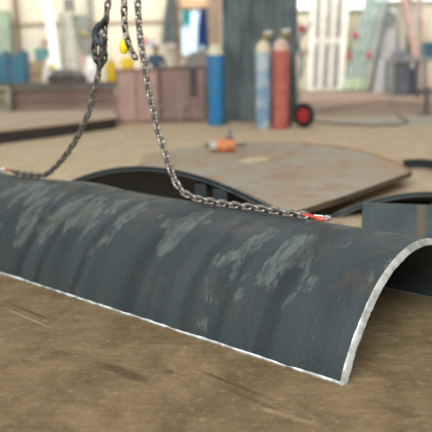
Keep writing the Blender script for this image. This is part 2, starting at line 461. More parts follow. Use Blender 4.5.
pp = [(D(x, y, Y3).x, D(x, y, Y3).z) for x, y in ((340.5, 211.5), (352, 206.5), (364.6, 201.5), (394, 195), (432, 192), (470, 195.5), (505, 206))]
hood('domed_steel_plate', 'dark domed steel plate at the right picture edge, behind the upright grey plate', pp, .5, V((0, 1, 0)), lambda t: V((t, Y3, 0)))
# small blocks lying inside the dome's mouth
for (x0, y0, x1, y1, lab) in ((211, 189, 226, 206, 'pale grey steel block under the arched plate rim'), (193, 184, 205, 194, 'dark grey steel offcut under the arched plate rim left of the pale block')):
    p = onplane((x0+x1)/2, (y0+y1)/2) + PE*.02; w = (x1-x0)/F*p.y*.5; h0 = p.z; hh = (y1-y0)/F*p.y
    r_ = root('steel_block', (p.x, p.y, 0), lab, 'steel block')
    bm = B(); box(bm, p.x-w, p.x+w, p.y-.04, p.y+.08, 0, h0+hh/2, .006)
    obj('block_body', bm, mat('block_grey', (42, 48, 49)), r_)
    bm = B(); box(bm, p.x-w-.01, p.x+w+.01, p.y-.05, p.y+.09, -.0, .02, .003)
    obj('foot_plate', bm, mat('block_grey', (42, 48, 49)), r_)

# upright plate standing on its edge at the right
def upright_plate():
    Y = 4.55; a = D(363, 203, Y); b = D(460, 207, Y)
    m, nt, bs = nmat('upright_plate_steel'); P = coord(nt, 'Object')
    c = mixc(nt, ramp(nt, noisef(nt, P, 5, 6, .6), .35, .7), lin((68, 78, 82)), lin((84, 92, 92)))
    sx = nt.nodes.new('ShaderNodeSeparateXYZ'); nt.links.new(P, sx.inputs[0])
    xs = D(421, 220, Y).x - a.x
    dd = mth(nt, 'ABSOLUTE', mth(nt, 'SUBTRACT', mth(nt, 'ADD', sx.outputs[0], mth(nt, 'MULTIPLY', noisef(nt, P, 12, 4), .06)), xs+.03))
    c = mixc(nt, ramp(nt, dd, .012, .04, .7, 0.), c, lin((116, 102, 70)))
    nt.links.new(c, bs.inputs['Base Color']); bs.inputs['Roughness'].default_value = .5
    r_ = root('upright_steel_plate', (a.x, Y, 0), 'flat grey steel plate with a rust stripe standing on edge at the right picture edge', 'steel plate')
    bm = B(); L = b.x-a.x
    n = 12; T = .022
    for i in range(1): pass
    poly = [(a.x, 0), (b.x, 0), (b.x, b.z), (a.x, a.z)]
    f = [bm.verts.new((x, Y, z)) for x, z in poly]; g = [bm.verts.new((x, Y+T, z)) for x, z in poly]
    bm.faces.new(f); bm.faces.new(g)
    for i in range(4): bm.faces.new((f[i], f[(i+1) % 4], g[(i+1) % 4], g[i]))
    bmesh.ops.bevel(bm, geom=bm.edges[:], offset=.002, segments=1, affect='EDGES')
    obj('plate_face', bm, m, r_)
    for x in (a.x+.25, b.x-.2):
        bm = B(); v = [bm.verts.new(q) for q in ((x, Y+T, 0), (x, Y+T+.22, 0), (x, Y+T, .28), (x+.015, Y+T, 0), (x+.015, Y+T+.22, 0), (x+.015, Y+T, .28))]
        bm.faces.new(v[:3]); bm.faces.new(v[3:])
        for i in range(3): bm.faces.new((v[i], v[(i+1) % 3], v[3+(i+1) % 3], v[3+i]))
        obj('gusset', bm, darkplate, r_)
upright_plate()

# ------------------------------------------------------------------ flat plates on the ground
def rusty(name, c1, c2, c3, sc=1.2):
    m, nt, b = nmat(name); P = coord(nt, 'Object')
    n1 = noisef(nt, P, sc, 6, .62, .4); n2 = noisef(nt, P, sc*3.1, 6, .6)
    c = mixc(nt, ramp(nt, n1, .38, .62), lin(c1), lin(c2))
    c = mixc(nt, mth(nt, 'MULTIPLY', ramp(nt, n2, .5, .66), .7), c, lin(c3))
    nt.links.new(c, b.inputs['Base Color']); b.inputs['Roughness'].default_value = .6
    return m
rp = rusty('rusted_plate_steel', (160, 150, 132), (162, 140, 114), (150, 114, 82))
ZP = .17
poly = [G(x, y, ZP) for x, y in ((412, 171.5), (396, 161.5), (370, 152.5), (345, 147), (300, 142), (250, 141.5), (200, 146), (166, 150.5), (142, 156), (139, 165), (170, 170), (215, 180), (262, 200), (287, 214), (300, 210), (350, 194))]
cx = sum(p.x for p in poly)/len(poly); cy = sum(p.y for p in poly)/len(poly)
r_ = root('flat_steel_plate', (cx, cy, 0), 'large flat rusty steel plate on low packers behind the arched plates', 'steel plate')
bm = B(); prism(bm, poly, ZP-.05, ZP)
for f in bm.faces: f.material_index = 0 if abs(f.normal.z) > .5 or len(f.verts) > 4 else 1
obj('plate_sheet', bm, [rp, mat('gap_shadow_edge', (92, 74, 58), (76, 62, 50), 6)], r_)  # dark side colour stands in for the shadow in the gap below
for (px, py) in ((392, 172), (330, 190), (180, 158), (255, 150)):
    p = G(px, py, ZP); q = p*1; q.y += .0
    dv = (V((cx, cy, ZP))-p); dv.normalize(); q = p + dv*.25
    bm = B(); box(bm, q.x-.09, q.x+.09, q.y-.06, q.y+.06, 0, ZP-.05, .004); obj('packer', bm, mat('packer_wood', (112, 92, 70)), r_)
# raised rusty lip along the rounded far corner of the plate
bm = B(); tube(bm, [G(x, y, ZP)+V((0, -.03, .004)) for x, y in ((411, 172), (396, 162.5), (370, 153.5), (345, 148), (300, 143))], .012, 6)
obj('flame_cut_edge', bm, mat('orange_rust', (178, 126, 84), (150, 104, 72), 4), r_, smooth=True)['label'] = 'orange rusty flame-cut edge'

slab = [G(x, y, .23) for x, y in ((-60, 135), (0, 130.5), (60, 124), (117, 117), (113, 109.5), (30, 111.5), (-70, 114))]
cx = sum(p.x for p in slab)/7; cy = sum(p.y for p in slab)/7
r_ = root('steel_slab', (cx, cy, 0), 'thick dusty steel slab with shade-darkened front edge on the floor at the left', 'steel plate')
bm = B(); prism(bm, slab, .205, .23); obj('top_sheet', bm, mat('dusty_slab_top', (196, 172, 146), (182, 158, 132), 1.5, .7), r_)
cc = V((cx, cy, 0)); inn = [p + (V((cc.x, cc.y, p.z))-p)*.012 for p in slab]
bm = B(); prism(bm, inn, 0, .205); obj('slab_body', bm, mat('shaded_slab_side', (46, 43, 39), (56, 52, 47), 3), r_)  # shadow along the front edge is put into this dark side colour
# dark strip on the floor beyond the right plate corner
p0, p1 = G(404, 168), G(470, 181)
r_ = root('steel_flat_bar', (p0+p1)/2, 'dark bent steel strip on the floor past the corner of the rusty plate', 'steel bar')
bm = B(); pth = spline([p0+V((0, 0, .05)), p0.lerp(p1, .35)+V((0, .08, .09)), p0.lerp(p1, .7)+V((0, .05, .09)), p1+V((0, 0, .05))], 8)
for a, b in zip(pth, pth[1:]): bar(bm, a, b, .04, .10)
obj('bar_body', bm, darkplate, r_)

# ------------------------------------------------------------------ lifting chains
chain_mat = mat('chain_steel', (168, 160, 148), (92, 86, 80), 40, .38, .55, .4, .6)
chain_dark = mat('dark_chain_steel', (86, 84, 80), (56, 54, 52), 40, .45, .4, .4, .6)
red = mat('red_hook_paint', (206, 84, 66), (178, 70, 56), 30, .5)
silver = mat('hook_steel', (206, 204, 198), (150, 146, 140), 30, .35, .4)
yellow = mat('yellow_paint', (246, 208, 20), (236, 190, 16), 6, .5)
PITCH_L, WIRE = .0455, .0080
def link_mesh():
    bm = B(); pts = []
    a, b = PITCH_L/2 - .0015, .0165           # half straight, bend radius
    L = PITCH_L/2 + WIRE; st = L-b
    for i in range(9): t = -PI/2+PI*i/8; pts.append((st+b*math.cos(t), b*math.sin(t), 0))
    for i in range(9): t = PI/2+PI*i/8; pts.append((-st+b*math.cos(t), b*math.sin(t), 0))
    tube(bm, pts, WIRE, 8, True)
    bmesh.ops.recalc_face_normals(bm, faces=bm.faces)
    me = bpy.data.meshes.new('link'); bm.to_mesh(me); bm.free()
    for p in me.polygons: p.use_smooth = True
    me.materials.append(chain_mat); return me
LINK = link_mesh()
LINK_D = LINK.copy(); LINK_D.materials[0] = chain_dark
def run_links(path, parent, roll=.78, mesh=LINK):
    pts = resample(path, PITCH_L); o0 = origin_of(parent)
    for i in range(len(pts)-1):
        d = (pts[i+1]-pts[i]).normalized()
        s = d.cross(V((0, -1, 0))).normalized(); n = d.cross(s)
        ang = roll + (PI/2 if i % 2 else 0) + random.uniform(-.12, .12)
        y = s*math.cos(ang)+n*math.sin(ang); z = d.cross(y)
        M = Matrix((d, y, z)).transposed().to_4x4(); M.translation = (pts[i]+pts[i+1])/2-o0
        o = bpy.data.objects.new('link', mesh); COL.objects.link(o); o.parent = parent; o.matrix_local = M
    return pts
THC = math.radians(97)
ridge = lambda s, off=0.: shell_pt(s, THC, off)
KC = ridge(1.5).dot(PE)
def chpt(px, py, lift=0.0):
    d = ray(px, py); p = EYE + d*((KC-EYE.dot(PE))/d.dot(PE))
    s = (p-C0).dot(AX); g = ridge(s, .0245+lift)
    if p.z < g.z: p = g
    return p
def hook(parent, p, d, side):
    """sling hook lying flat on the plate: p its eye, d direction away from the chain"""
    n = V((0, 0, 1)); s = d.cross(n).normalized()
    n = s.cross(d)
    at = lambda a, b, c=0.: p + d*a + s*b + n*c
    bm = B()                                   # J-shaped body, red
    body = [at(.0, 0, .004), at(.02, 0, .004), at(.04, .004, .002), at(.06, .012), at(.085, .022), at(.11, .020), at(.128, .004)]
    tube(bm, spline(body, 4), [.009]*5+[.010]*8+[.011]*12, 8)
    h = obj('hook', bm, red, parent, smooth=True); h['label'] = 'red painted hook body'
    bm = B(); tube(bm, spline([at(.120, .012, 0), at(.131, -.004), at(.124, -.024), at(.104, -.030), at(.082, -.026)], 5), [.0125]*8+[.011]*9+[.006]*4, 8)
    obj('hook_tip', bm, silver, h, smooth=True)['label'] = 'bare steel hook tip'
    bm = B(); tube(bm, spline([at(.05, -.002, .006), at(.07, -.012, .006), at(.090, -.022, .004)], 4), .005, 6)
    obj('latch', bm, silver, h, smooth=True)['label'] = 'steel latch'
    bm = B(); lathe_pts = [at(.0 + .012*math.cos(t), .012*math.sin(t), .004) for t in np.linspace(0, 2*PI, 16, endpoint=False)]
    tube(bm, lathe_pts, .006, 8, True); obj('hook_eye', bm, red, h, smooth=True)
# right leg
Rp = [(302, 217.5), (296, 216.5), (280, 214), (250, 210), (220, 206), (205, 204.5), (195, 202), (184, 193), (175, 181), (170, 168), (163, 146), (157, 128), (153, 110), (148, 86), (144, 62), (140, 36), (138, 10), (137, -14), (136, -34)]
pr = spline([chpt(*q) for q in Rp], 10)
ch1 = root('lifting_chain', chpt(296, 216), 'steel lifting chain running along the plate ridge to a red hook near its right end', 'chain')
run_links(pr, ch1)
e = chpt(300, 217); dd = (ridge(.0)-ridge(1.)).normalized()
hook(ch1, e + dd*.004, dd, 1)
# left leg
Lp = [(12, 171), (20, 174), (28, 177), (36, 177), (47, 174), (60, 162), (72, 146), (82, 128), (90, 108), (96, 85), (101, 58), (105, 28), (108, 2), (110, -18), (112, -34)]
pl = spline([chpt(*q) for q in Lp], 10)
ch2 = root('lifting_chain', chpt(20, 174), 'steel lifting chain rising in a long curve from a red hook at the left edge', 'chain')
run_links(pl, ch2)
hook(ch2, pl[0] - dd*.004, -dd, 1)
# shortening clutch and the gathered slack on the left leg
q0 = chpt(104, 34); off = V((0, -.03, 0))
def near(px, py, dy=-.035): return chpt(px, py) + V((dy*.3, dy, 0))
bm = B(); tube(bm, spline([near(109, 18), near(104, 24), near(99, 31), near(99, 40), near(105, 44), near(108, 38)], 5), [.016]*6+[.024]*12+[.018]*8, 10)
obj('shortening_clutch', bm, mat('clutch_steel', (62, 68, 70), (50, 54, 56), 20, .5), ch2, smooth=True)['label'] = 'dark grey shortening clutch'
run_links(spline([near(101, 34), near(97, 46), near(98, 58), near(103, 66), near(107, 58), near(107, 46), near(105, 36)], 8), ch2, mesh=LINK_D)
# free tail of the sling with a yellow tag block
Tp = [(128, -34), (127.5, -14), (127, 6), (127.5, 24), (129.5, 38), (133, 52), (139, 62)]
pt = spline([chpt(*q) + V((-.01, -.06, 0))*(1 if q[1] < 45 else .45) for q in Tp], 8)
ch3 = ch1
run_links(pt, ch3)
a = chpt(127.5, 38) + V((-.01, -.06, 0)); b_ = chpt(126.5, 54) + V((-.01, -.06, 0))
bm = B(); tube(bm, [a, a.lerp(b_, .15), a.lerp(b_, .4), a.lerp(b_, .8), b_], [.012, .020, .026, .026, .016], 12)
hb = obj('hook_block', bm, yellow, ch3, smooth=True); hb['label'] = 'small yellow hook block'

# ------------------------------------------------------------------ orange motor on the rusty plate
def machine_on_plate():
    p = G(226, 152, ZP); sc = p.y/F
    r_ = root('electric_motor', p, 'small orange motor unit with grey end cap sitting on the flat rusty plate', 'motor')
    w = 9*sc; zc = ZP+.085
    bm = B(); lathe(bm, (p.x, p.y, zc), [(.0, -w), (.075, -w), (.085, -w+.02), (.085, w-.02), (.07, w), (0, w)], 20, 'X')
    obj('motor_body', bm, mat('orange_paint', (216, 138, 84), (190, 112, 66), 14), r_, smooth=True)
    bm = B(); lathe(bm, (p.x-w-.035, p.y, zc), [(0, -.06), (.06, -.06), (.068, -.04), (.068, .035), (0, .035)], 20, 'X')
    obj('end_cap', bm, mat('pale_cap', (186, 176, 158)), r_, smooth=True)
    bm = B(); box(bm, p.x-w*.7, p.x+w*.7, p.y-.09, p.y+.09, ZP, ZP+.02, .004); obj('base_plate', bm, mat('motor_base', (150, 96, 62)), r_)
    bm = B(); box(bm, p.x+.0, p.x+.09, p.y-.05, p.y+.05, zc+.075, zc+.13, .008); box(bm, p.x+.03, p.x+.07, p.y-.02, p.y+.02, zc+.12, zc+.2, .008)
    obj('terminal_box', bm, mat('motor_grey', (120, 112, 112)), r_)
    bm = B(); tube(bm, [(p.x+w, p.y, zc), (p.x+w+.14, p.y, zc)], .018, 10); obj('shaft', bm, mat('shaft_steel', (92, 84, 80)), r_)
    bm = B(); tube(bm, [(p.x-w-.095, p.y, zc), (p.x-w-.15, p.y, zc)], [.03, .022], 10); obj('cable_gland', bm, mat('shaft_steel', (92, 84, 80)), r_)
machine_on_plate()
g = G(252, 160, ZP)
bm = B(); prism(bm, [g+V((x, y, 0)) for x, y in ((-.16, -.16), (.02, -.2), (.2, -.02), (.17, .16), (-.04, .14))], ZP+.001, ZP+.006)
tag(obj('steel_offcut', bm, mat('pale_offcut', (214, 190, 142), (196, 172, 128), 6), base=g), 'pale thin sheet offcut lying on the flat rusty plate', 'offcut')

# ------------------------------------------------------------------ gas cylinders
def cylinder(px, py, w_px, top_py, body, shoulder, label, kind):
    p = G(px, py); Y = p.y; r = w_px/2/F*(p-EYE).length*1.0
    p = V((p.x, p.y+r, 0)); zt = D(px, top_py, Y).z; hs = zt-.13            # top of shoulder
    h1 = hs-.22
    r_ = root('gas_cylinder', p, label, 'gas cylinder')
    bm = B(); lathe(bm, p, [(r*.9, 0), (r, .03), (r, h1)], 32); obj('body', bm, body, r_, smooth=True)
    pr = [(r*1.002, h1-.001)] + [(r*.24+(r*.76)*math.cos(t), h1+.2*math.sin(t)) for t in np.linspace(.1, PI/2, 9)] + [(.032, hs)]
    bm = B(); lathe(bm, p, pr, 32); obj('shoulder', bm, shoulder, r_, smooth=True)
    brass = mat('brass', (186, 160, 104), (150, 128, 84), 20, .4, .5)
    bm = B(); lathe(bm, p, [(.036, hs-.004), (.036, hs+.03), (.02, hs+.035), (.02, hs+.09), (.03, hs+.095), (.03, hs+.125), (0, hs+.13)], 16)
    v = obj('valve', bm, brass, r_, smooth=True)
    bm = B(); tube(bm, [(p.x, p.y, hs+.065), (p.x+.07, p.y-.02, hs+.065)], .014, 10); obj('outlet', bm, brass, v)
    if kind:
        bm = B(); q = V((p.x+.10, p.y-.03, hs+.065)); tube(bm, [q+V((-.04, 0, 0)), q+V((.05, 0, 0))], .032, 14); rg = obj('regulator', bm, brass, r_, smooth=True)
        for dx, dz in ((-.05, .075), (.03, .085)):
            bm = B(); lathe(bm, q+V((dx, -.02, dz)), [(.034, -.014), (.036, 0), (.034, .014)], 18, 'Y'); obj('gauge', bm, mat('gauge_face', (226, 222, 208)), rg, smooth=True)
        bm = B(); tube(bm, spline([q+V((.05, 0, 0)), q+V((.075, .06, -.03)), q+V((.075, .22, -.2)), q+V((.06, .25, -.9)), q+V((.06, .25, -1.38))], 6), .009, 8)
        obj('gas_hose', bm, kind, r_, smooth=True)
    return r_
blue = mat('cylinder_blue', (48, 134, 198), (60, 126, 168), 5, .5, 0, .4, .6)
lblue = mat('cylinder_worn_blue', (128, 164, 194), (190, 202, 204), 4, .55, 0, .4, .62)
redc = mat('cylinder_worn_red', (198, 112, 100), (178, 96, 88), 5, .55, 0, .4, .62)
creamp = mat('cream_paint', (226, 218, 184), (206, 198, 164), 8)
pinkp = mat('pale_pink_paint', (222, 190, 176), (198, 150, 136), 8)
cylinder(216.5, 126, 16.5, 37, blue, creamp, 'blue gas cylinder with cream shoulder standing alone beside the brown steel box', None)
cylinder(264, 129, 15.5, 33, lblue, creamp, 'faded light blue gas cylinder with cream shoulder standing left of the red one', mat('hose_blue', (52, 76, 110)))
cylinder(281.5, 129.5, 16.5, 31, redc, pinkp, 'worn red gas cylinder on the wheeled trolley', mat('hose_red', (150, 54, 50)))
def trolley():
    p = G(284, 129); Y = p.y
    r_ = root('cylinder_trolley', (p.x, Y+.1, 0), 'dark two-wheeled cylinder trolley with red wheel hubs beside the red cylinder', 'trolley')
    fr = mat('trolley_frame', (76, 72, 70))
    xr = D(294, 100, Y).x
    bm = B()
    for x in (xr, xr-.46): tube(bm, [(x, Y+.37, .25), (x, Y+.40, 1.25), (x, Y+.46, 1.4)], .02, 10)
    for z in (.35, .8, 1.2): tube(bm, [(xr, Y+.385, z), (xr-.46, Y+.385, z)], .015, 8)
    obj('frame', bm, fr, r_, smooth=True)
    bm = B(); box(bm, xr-.46, xr, Y+.34, Y+.40, 0.03, .25, .005); obj('toe_plate', bm, fr, r_)
    wc = D(305.5, 114.5, Y); R_ = .245
    bm = B(); tube(bm, [(xr-.42, Y+.42, R_), (wc.x-.02, Y+.32, R_)], .016, 8); obj('axle', bm, fr, r_)
    for x, lab in ((wc.x, 0), (xr-.42, 1)):
        bm = B(); prof = [(R_*.55, -.04), (R_*.8, -.055), (R_*.97, -.035), (R_, 0), (R_*.97, .035), (R_*.8, .055), (R_*.55, .04)]
        lathe(bm, (0, 0, 0), prof, 28, 'Y')
        rot = Matrix.Translation((x, Y+(.2 if lab == 0 else .62), R_)) @ Matrix.Rotation(math.radians(-48), 4, 'Z')
        bm.transform(rot)
        w = obj('wheel', bm, mat('tyre_rubber', (48, 46, 46)), r_, smooth=True); w['label'] = 'black tyre with red hub'
        bm = B(); lathe(bm, (0, 0, 0), [(0, -.062), (.03, -.062), (.035, -.05), (R_*.58, -.045), (R_*.58, .045), (.035, .05), (0, .055)], 24, 'Y'); bm.transform(rot)
        obj('hub', bm, mat('hub_red', (196, 58, 62), (170, 50, 52), 10), w, smooth=True)
trolley()

# ------------------------------------------------------------------ welding curtain
def curtain():
    Y = 14.2
    a, b = D(222, 20, Y), D(297.5, 20, Y); ztop = D(260, -32, Y).z
    def f(u, v):
        x = a.x+(b.x-a.x)*u; z = .06+(ztop-.06)*v
        y = Y + .03*math.sin(u*17+1.6*math.sin(v*4)) + .012*math.sin(u*41+5*v) + .10*noise.noise(V((u*3.5, v*4, 0))) + .05*noise.noise(V((u*9+v*4, v*7, 5)))
        sag = .10*math.sin(PI*min(1, max(0, (u-.05)/.55)))*max(0, v-.55)*2
        y += .06*math.sin(v*26+sag*30)*max(0, v-.72)*3*math.sin(PI*u)
        return V((x + .03*noise.noise(V((u*3, v*4, 2))), y, z))
    r_ = root('welding_curtain', ((a.x+b.x)/2, Y, 0), 'tall dark grey-green welding curtain hanging behind the gas cylinders', 'curtain')
    bm = B(); grid_surface(bm, 110, 60, f); bmesh.ops.solidify(bm, geom=bm.faces[:], thickness=.006)
    obj('curtain_sheet', bm, mat('curtain_cloth', (132, 146, 147), (110, 124, 125), 2.2, .55, stretch=(2, 2, .4)), r_, smooth='all')
    bm = B()
    tube(bm, [(a.x-.05, Y+.02, ztop+.02), (b.x+.05, Y+.02, ztop+.02)], .025, 10)
    obj('rail', bm, mat('rail_steel', (110, 106, 100)), r_)
    for x in (a.x+.04, b.x-.03):
        bm = B(); tube(bm, [(x, Y+.16, 0), (x, Y+.16, ztop+.03)], .03, 10); box(bm, x-.12, x+.12, Y+.1, Y+.3, 0, .02)
        obj('post', bm, mat('rail_steel', (110, 106, 100)), r_)
curtain()

# ------------------------------------------------------------------ brown steel boxes
def steel_box(x0, y0, x1, yb, Y, dep, m1, m2, label, panels, slot=None):
    t = pb(x0, y0, x1, yb, Y, dep, True, .012)
    r_ = root('steel_box', mid(t), label, 'steel box')
    bm = B(); box(bm, *t); obj('box_body', bm, m1, r_)
    W = t[1]-t[0]
    for (u0, u1) in panels:
        bm = B(); box(bm, t[0]+W*u0, t[0]+W*u1, Y-.02, Y, .08, t[5]-.06, .006); obj('panel', bm, m2, r_)
    bm = B(); box(bm, t[0], t[1], Y-.025, Y+.03, t[5]-.04, t[5]+.012, .005); obj('top_rim', bm, m1, r_)
    bm = B(); box(bm, t[0], t[1], Y-.022, Y+.03, 0, .05, .004); obj('bottom_rim', bm, m1, r_)
    if slot:
        s = pb(*slot, Y-.03, .03, False, .003); bm = B(); box(bm, *s); obj('slot_cover', bm, mat('slot_dark', (76, 70, 68)), r_)
    return t
pinkb = mat('pink_brown_steel', (190, 154, 140), (172, 138, 126), 3, .65, 0, .4, .65, 0, (1, 1, .5))
brownb = mat('red_brown_steel', (154, 126, 118), (138, 112, 104), 3, .65, 0, .4, .65, 0, (1, 1, .5))
YB = G(140, 123.5).y
tb1 = steel_box(117.5, 69, 158, 123, YB, .9, mat('pink_brown_frame', (160, 126, 112)), pinkb, 'pinkish brown steel box with two front panels beside the darker box', [(.05, .44), (.5, .95)])
tb2 = steel_box(160.5, 66.5, 206, 123, YB+.05, .9, mat('dark_brown_frame', (120, 96, 88)), brownb, 'dark brown steel box with a dark vertical slot cover behind the blue cylinder', [(.04, .96)], (190, 68, 197, 97))
# looped rods in front of the boxes
rodm = mat('pale_rod', (176, 164, 150), (136, 124, 114), 9)
for lab, nm, ps in (('arched pale steel rod standing before the brown boxes, nearest the chain', 'bent_rod', ((157, 124), (159, 110), (164, 104), (169, 109), (173, 118), (175, 123))),
                    ('curved pale steel rod leaning up the dark box left of its slot', 'bent_rod', ((180, 125), (181, 114), (184, 107), (188, 101))),
                    ('short curved pale rod at the foot of the dark box near the blue cylinder', 'bent_rod', ((199, 111), (202, 117), (204, 124)))):
    pts = [D(x, y, YB-.12) for x, y in ps]
    if lab.startswith('curved'): pts = [p + V((0, .10*i/3, 0)) for i, p in enumerate(pts)]
    for p in pts: p.z = max(p.z, .016)
    bm = B(); tube(bm, spline(pts, 6), .016, 8); tag(obj(nm, bm, rodm, base=pts[0], smooth=True), lab, 'rod', )
# yellow case on the pink box
def yellow_case():
    t = pb(121, 58, 132.5, 69.3, YB+.1, .22, False, .015); t = (t[0], t[1], t[2], t[3], tb1[5]+.012, t[5], .015)
    r_ = root('yellow_case', mid(t), 'yellow plastic case on top of the pinkish brown box', 'case')
    bm = B(); box(bm, *t); obj('case_body', bm, yellow, r_)
    bm = B(); z = t[5]; xm = (t[0]+t[1])/2; ym = (t[2]+t[3])/2
    tube(bm, [(xm-.05, ym, z), (xm-.045, ym, z+.03), (xm+.045, ym, z+.03), (xm+.05, ym, z)], .008, 8); obj('handle', bm, mat('yellow_pale', (236, 212, 90)), r_)
yellow_case()

# ------------------------------------------------------------------ steel beams at the left
beam_g = mat('beam_grey', (140, 134, 126), (120, 114, 108), 2); beam_b = mat('beam_brown', (150, 124, 108), (136, 110, 96), 2); beam_p = mat('beam_pink', (178, 150, 134), (160, 134, 120), 2)
YS = 20.5
x0 = D(-30, 95, YS).x; x1 = D(117, 95, YS).x
z = 0.
for (h, w, mt, lab, dx) in ((.24, .34, beam_p, 'pinkish steel beam on the floor at the far left, lowest of its stack', 0.), (.36, .30, beam_b, 'brown steel beam in the middle of the stack at the far left', -.15), (.20, .26, beam_g, 'grey steel beam on top of the stack at the far left', .1)):
    r_ = root('steel_beam', ((x0+x1)/2, YS+.2, z), lab, 'steel beam', 'steel beams stacked on the floor at the far left')
    a, b = x0+dx, x1+dx*.5; t = .02
    bm = B(); box(bm, a, b, YS, YS+w, z, z+t); box(bm, a, b, YS, YS+w, z+h-t, z+h); obj('flange', bm, mt, r_)
    bm = B(); box(bm, a, b, YS+w*.35, YS+w*.45, z+t, z+h-t); obj('web', bm, mt, r_)
    z += h
ZS = z
def yellow_bottle():
    p = D(112, 84, YS+.13); r = 5.2/F*YS
    r_ = root('gas_bottle', (p.x, YS+.13, ZS), 'yellow gas bottle standing on the stack of beams left of the brown boxes', 'gas cylinder')
    h = D(112, 60, YS).z-ZS
    c = (p.x, YS+.13, ZS)
    r = min(r, .15)
    bm = B(); lathe(bm, c, [(r*.9, 0), (r, .03), (r, h-.12), (r*.8, h-.06), (r*.4, h-.02), (0, h-.02)], 24); obj('body', bm, yellow, r_, smooth=True)
    bm = B(); lathe(bm, c, [(r*.5, h-.05), (r*.5, h+.03), (r*.42, h+.03), (r*.42, h-.02)], 20); obj('collar', bm, creamp, r_, smooth=True)
yellow_bottle()
def post_box():
    p = G(3, 111.5); Y = p.y
    t = pb(-8, 87, 8.5, 109, Y, .4, True)
    r_ = root('cream_crate', mid(t), 'cream open-fronted crate at the left picture edge before the stacked beams', 'crate')
    cm = mat('crate_cream', (206, 196, 164)); bm = B(); 
    box(bm, t[0], t[0]+.06, Y, Y+.4, 0, t[5]); box(bm, t[1]-.08, t[1], Y, Y+.4, 0, t[5]); box(bm, t[0]+.06, t[1]-.08, Y, Y+.4, t[5]-.08, t[5]); box(bm, t[0]+.06, t[1]-.08, Y, Y+.4, 0, .06); box(bm, t[0]+.06, t[1]-.08, Y+.36, Y+.4, .06, t[5]-.08)
    obj('crate_frame', bm, cm, r_)
    bm = B(); box(bm, t[0]+.06, t[1]-.08, Y+.06, Y+.34, .30, .33); obj('shelf', bm, cm, r_)
    x = t[1]+.05; zt = D(9, 62, Y).z
    r2 = root('steel_post', (x, Y, 0), 'thin dark steel post beside the cream crate at the far left', 'post')
    bm = B(); box(bm, x-.02, x+.02, Y, Y+.04, .012, zt); obj('post_tube', bm, mat('post_dark', (92, 82, 76)), r2)
    bm = B(); box(bm, x-.035, x+.06, Y-.04, Y+.08, 0, .012); obj('foot_plate', bm, mat('post_dark', (92, 82, 76)), r2)
post_box()

# ------------------------------------------------------------------ far left clutter
YF = 28.
def machine(x0, y0, x1, Y, kx0, kx1, ky, label):
    t = pb(x0, ky, x1, 90, Y, .7, True, .04); bl = mat('machine_blue', (58, 112, 134), (70, 110, 128), 2)
    r_ = root('blue_machine', mid(t), label, 'machine')
    bm = B(); zc = t[5]; a = D(kx0, y0, Y); b = D(kx1, y0, Y)
    zt = a.z; xs = [t[0], t[1]]
    v = [(t[0], 0), (t[1], 0), (t[1], zt-.15), (b.x-.05, zt-.1), (a.x, zt-.1), (t[0], zc)]
    f = [bm.verts.new((x, Y, zz)) for x, zz in v]; g = [bm.verts.new((x, Y+.7, zz)) for x, zz in v]
    bm.faces.new(f); bm.faces.new(g)
    for i in range(6): bm.faces.new((f[i], f[(i+1) % 6], g[(i+1) % 6], g[i]))
    bmesh.ops.bevel(bm, geom=bm.edges[:], offset=.05, segments=2, affect='EDGES'); obj('housing', bm, bl, r_)
    bm = B(); sphere(bm, ((a.x+b.x)/2, Y+.35, zt-.09), (b.x-a.x)/2, (1, 1, .7)); obj('head_cover', bm, mat('machine_dark_blue', (70, 92, 106)), r_, smooth=True)
    bm = B(); box(bm, t[0]-.03, t[1]+.03, Y-.05, Y+.75, 0, .12, .01); obj('plinth', bm, mat('machine_plinth', (64, 72, 76)), r_)
machine(6, 50, 24.5, YF, 16.5, 24.5, 69, 'blue sloping machine with a rounded dark head right of the thin dark post')
machine(-10, 51, 6.5, YF+1.2, -1, 7, 64, 'blue machine at the left picture edge, left of the thin dark post')
def teal_unit():
    t = pb(27, 61, 46, 90, YF+1.6, .6, True, .02)
    r_ = root('wooden_crate', mid(t), 'brown crate under the teal grinder at the far left', 'crate')
    bm = B(); box(bm, *t); obj('crate_body', bm, mat('crate_brown', (172, 150, 122), (156, 134, 108), 3), r_)
    for k_ in (.25, .6): bm = B(); zz = t[5]*k_; box(bm, t[0]-.01, t[1]+.01, t[2]-.02, t[2], zz, zz+.1); obj('batten', bm, mat('crate_batten', (150, 126, 100)), r_)
    g = pb(35, 48, 47, 61, YF+1.65, .5, False, .03); g = g[:4]+(t[5],)+g[5:]
    r2 = root('grinder', mid(g), 'teal bench grinder with a round pinkish guard on the brown crate', 'machine')
    bm = B(); box(bm, *g); obj('motor_housing', bm, mat('teal_paint', (96, 146, 144), (112, 152, 146), 3), r2)
    c = D(47.5, 46, YF+1.65); R_ = 6/F*YF
    bm = B(); pts = [c + V((R_*math.cos(t_), .2, R_*math.sin(t_))) for t_ in np.linspace(-.7, PI+.5, 18)]
    tube(bm, pts, .13, 10); obj('wheel_guard', bm, mat('guard_pink', (198, 172, 156), (184, 156, 142), 4), r2, smooth=True)
    bm = B(); lathe(bm, (c.x, c.y+.2, c.z), [(0, -.05), (R_*.8, -.05), (R_*.8, .05), (0, .05)], 24, 'Y'); obj('grinding_wheel', bm, mat('wheel_pink', (206, 184, 166)), r2)
teal_unit()
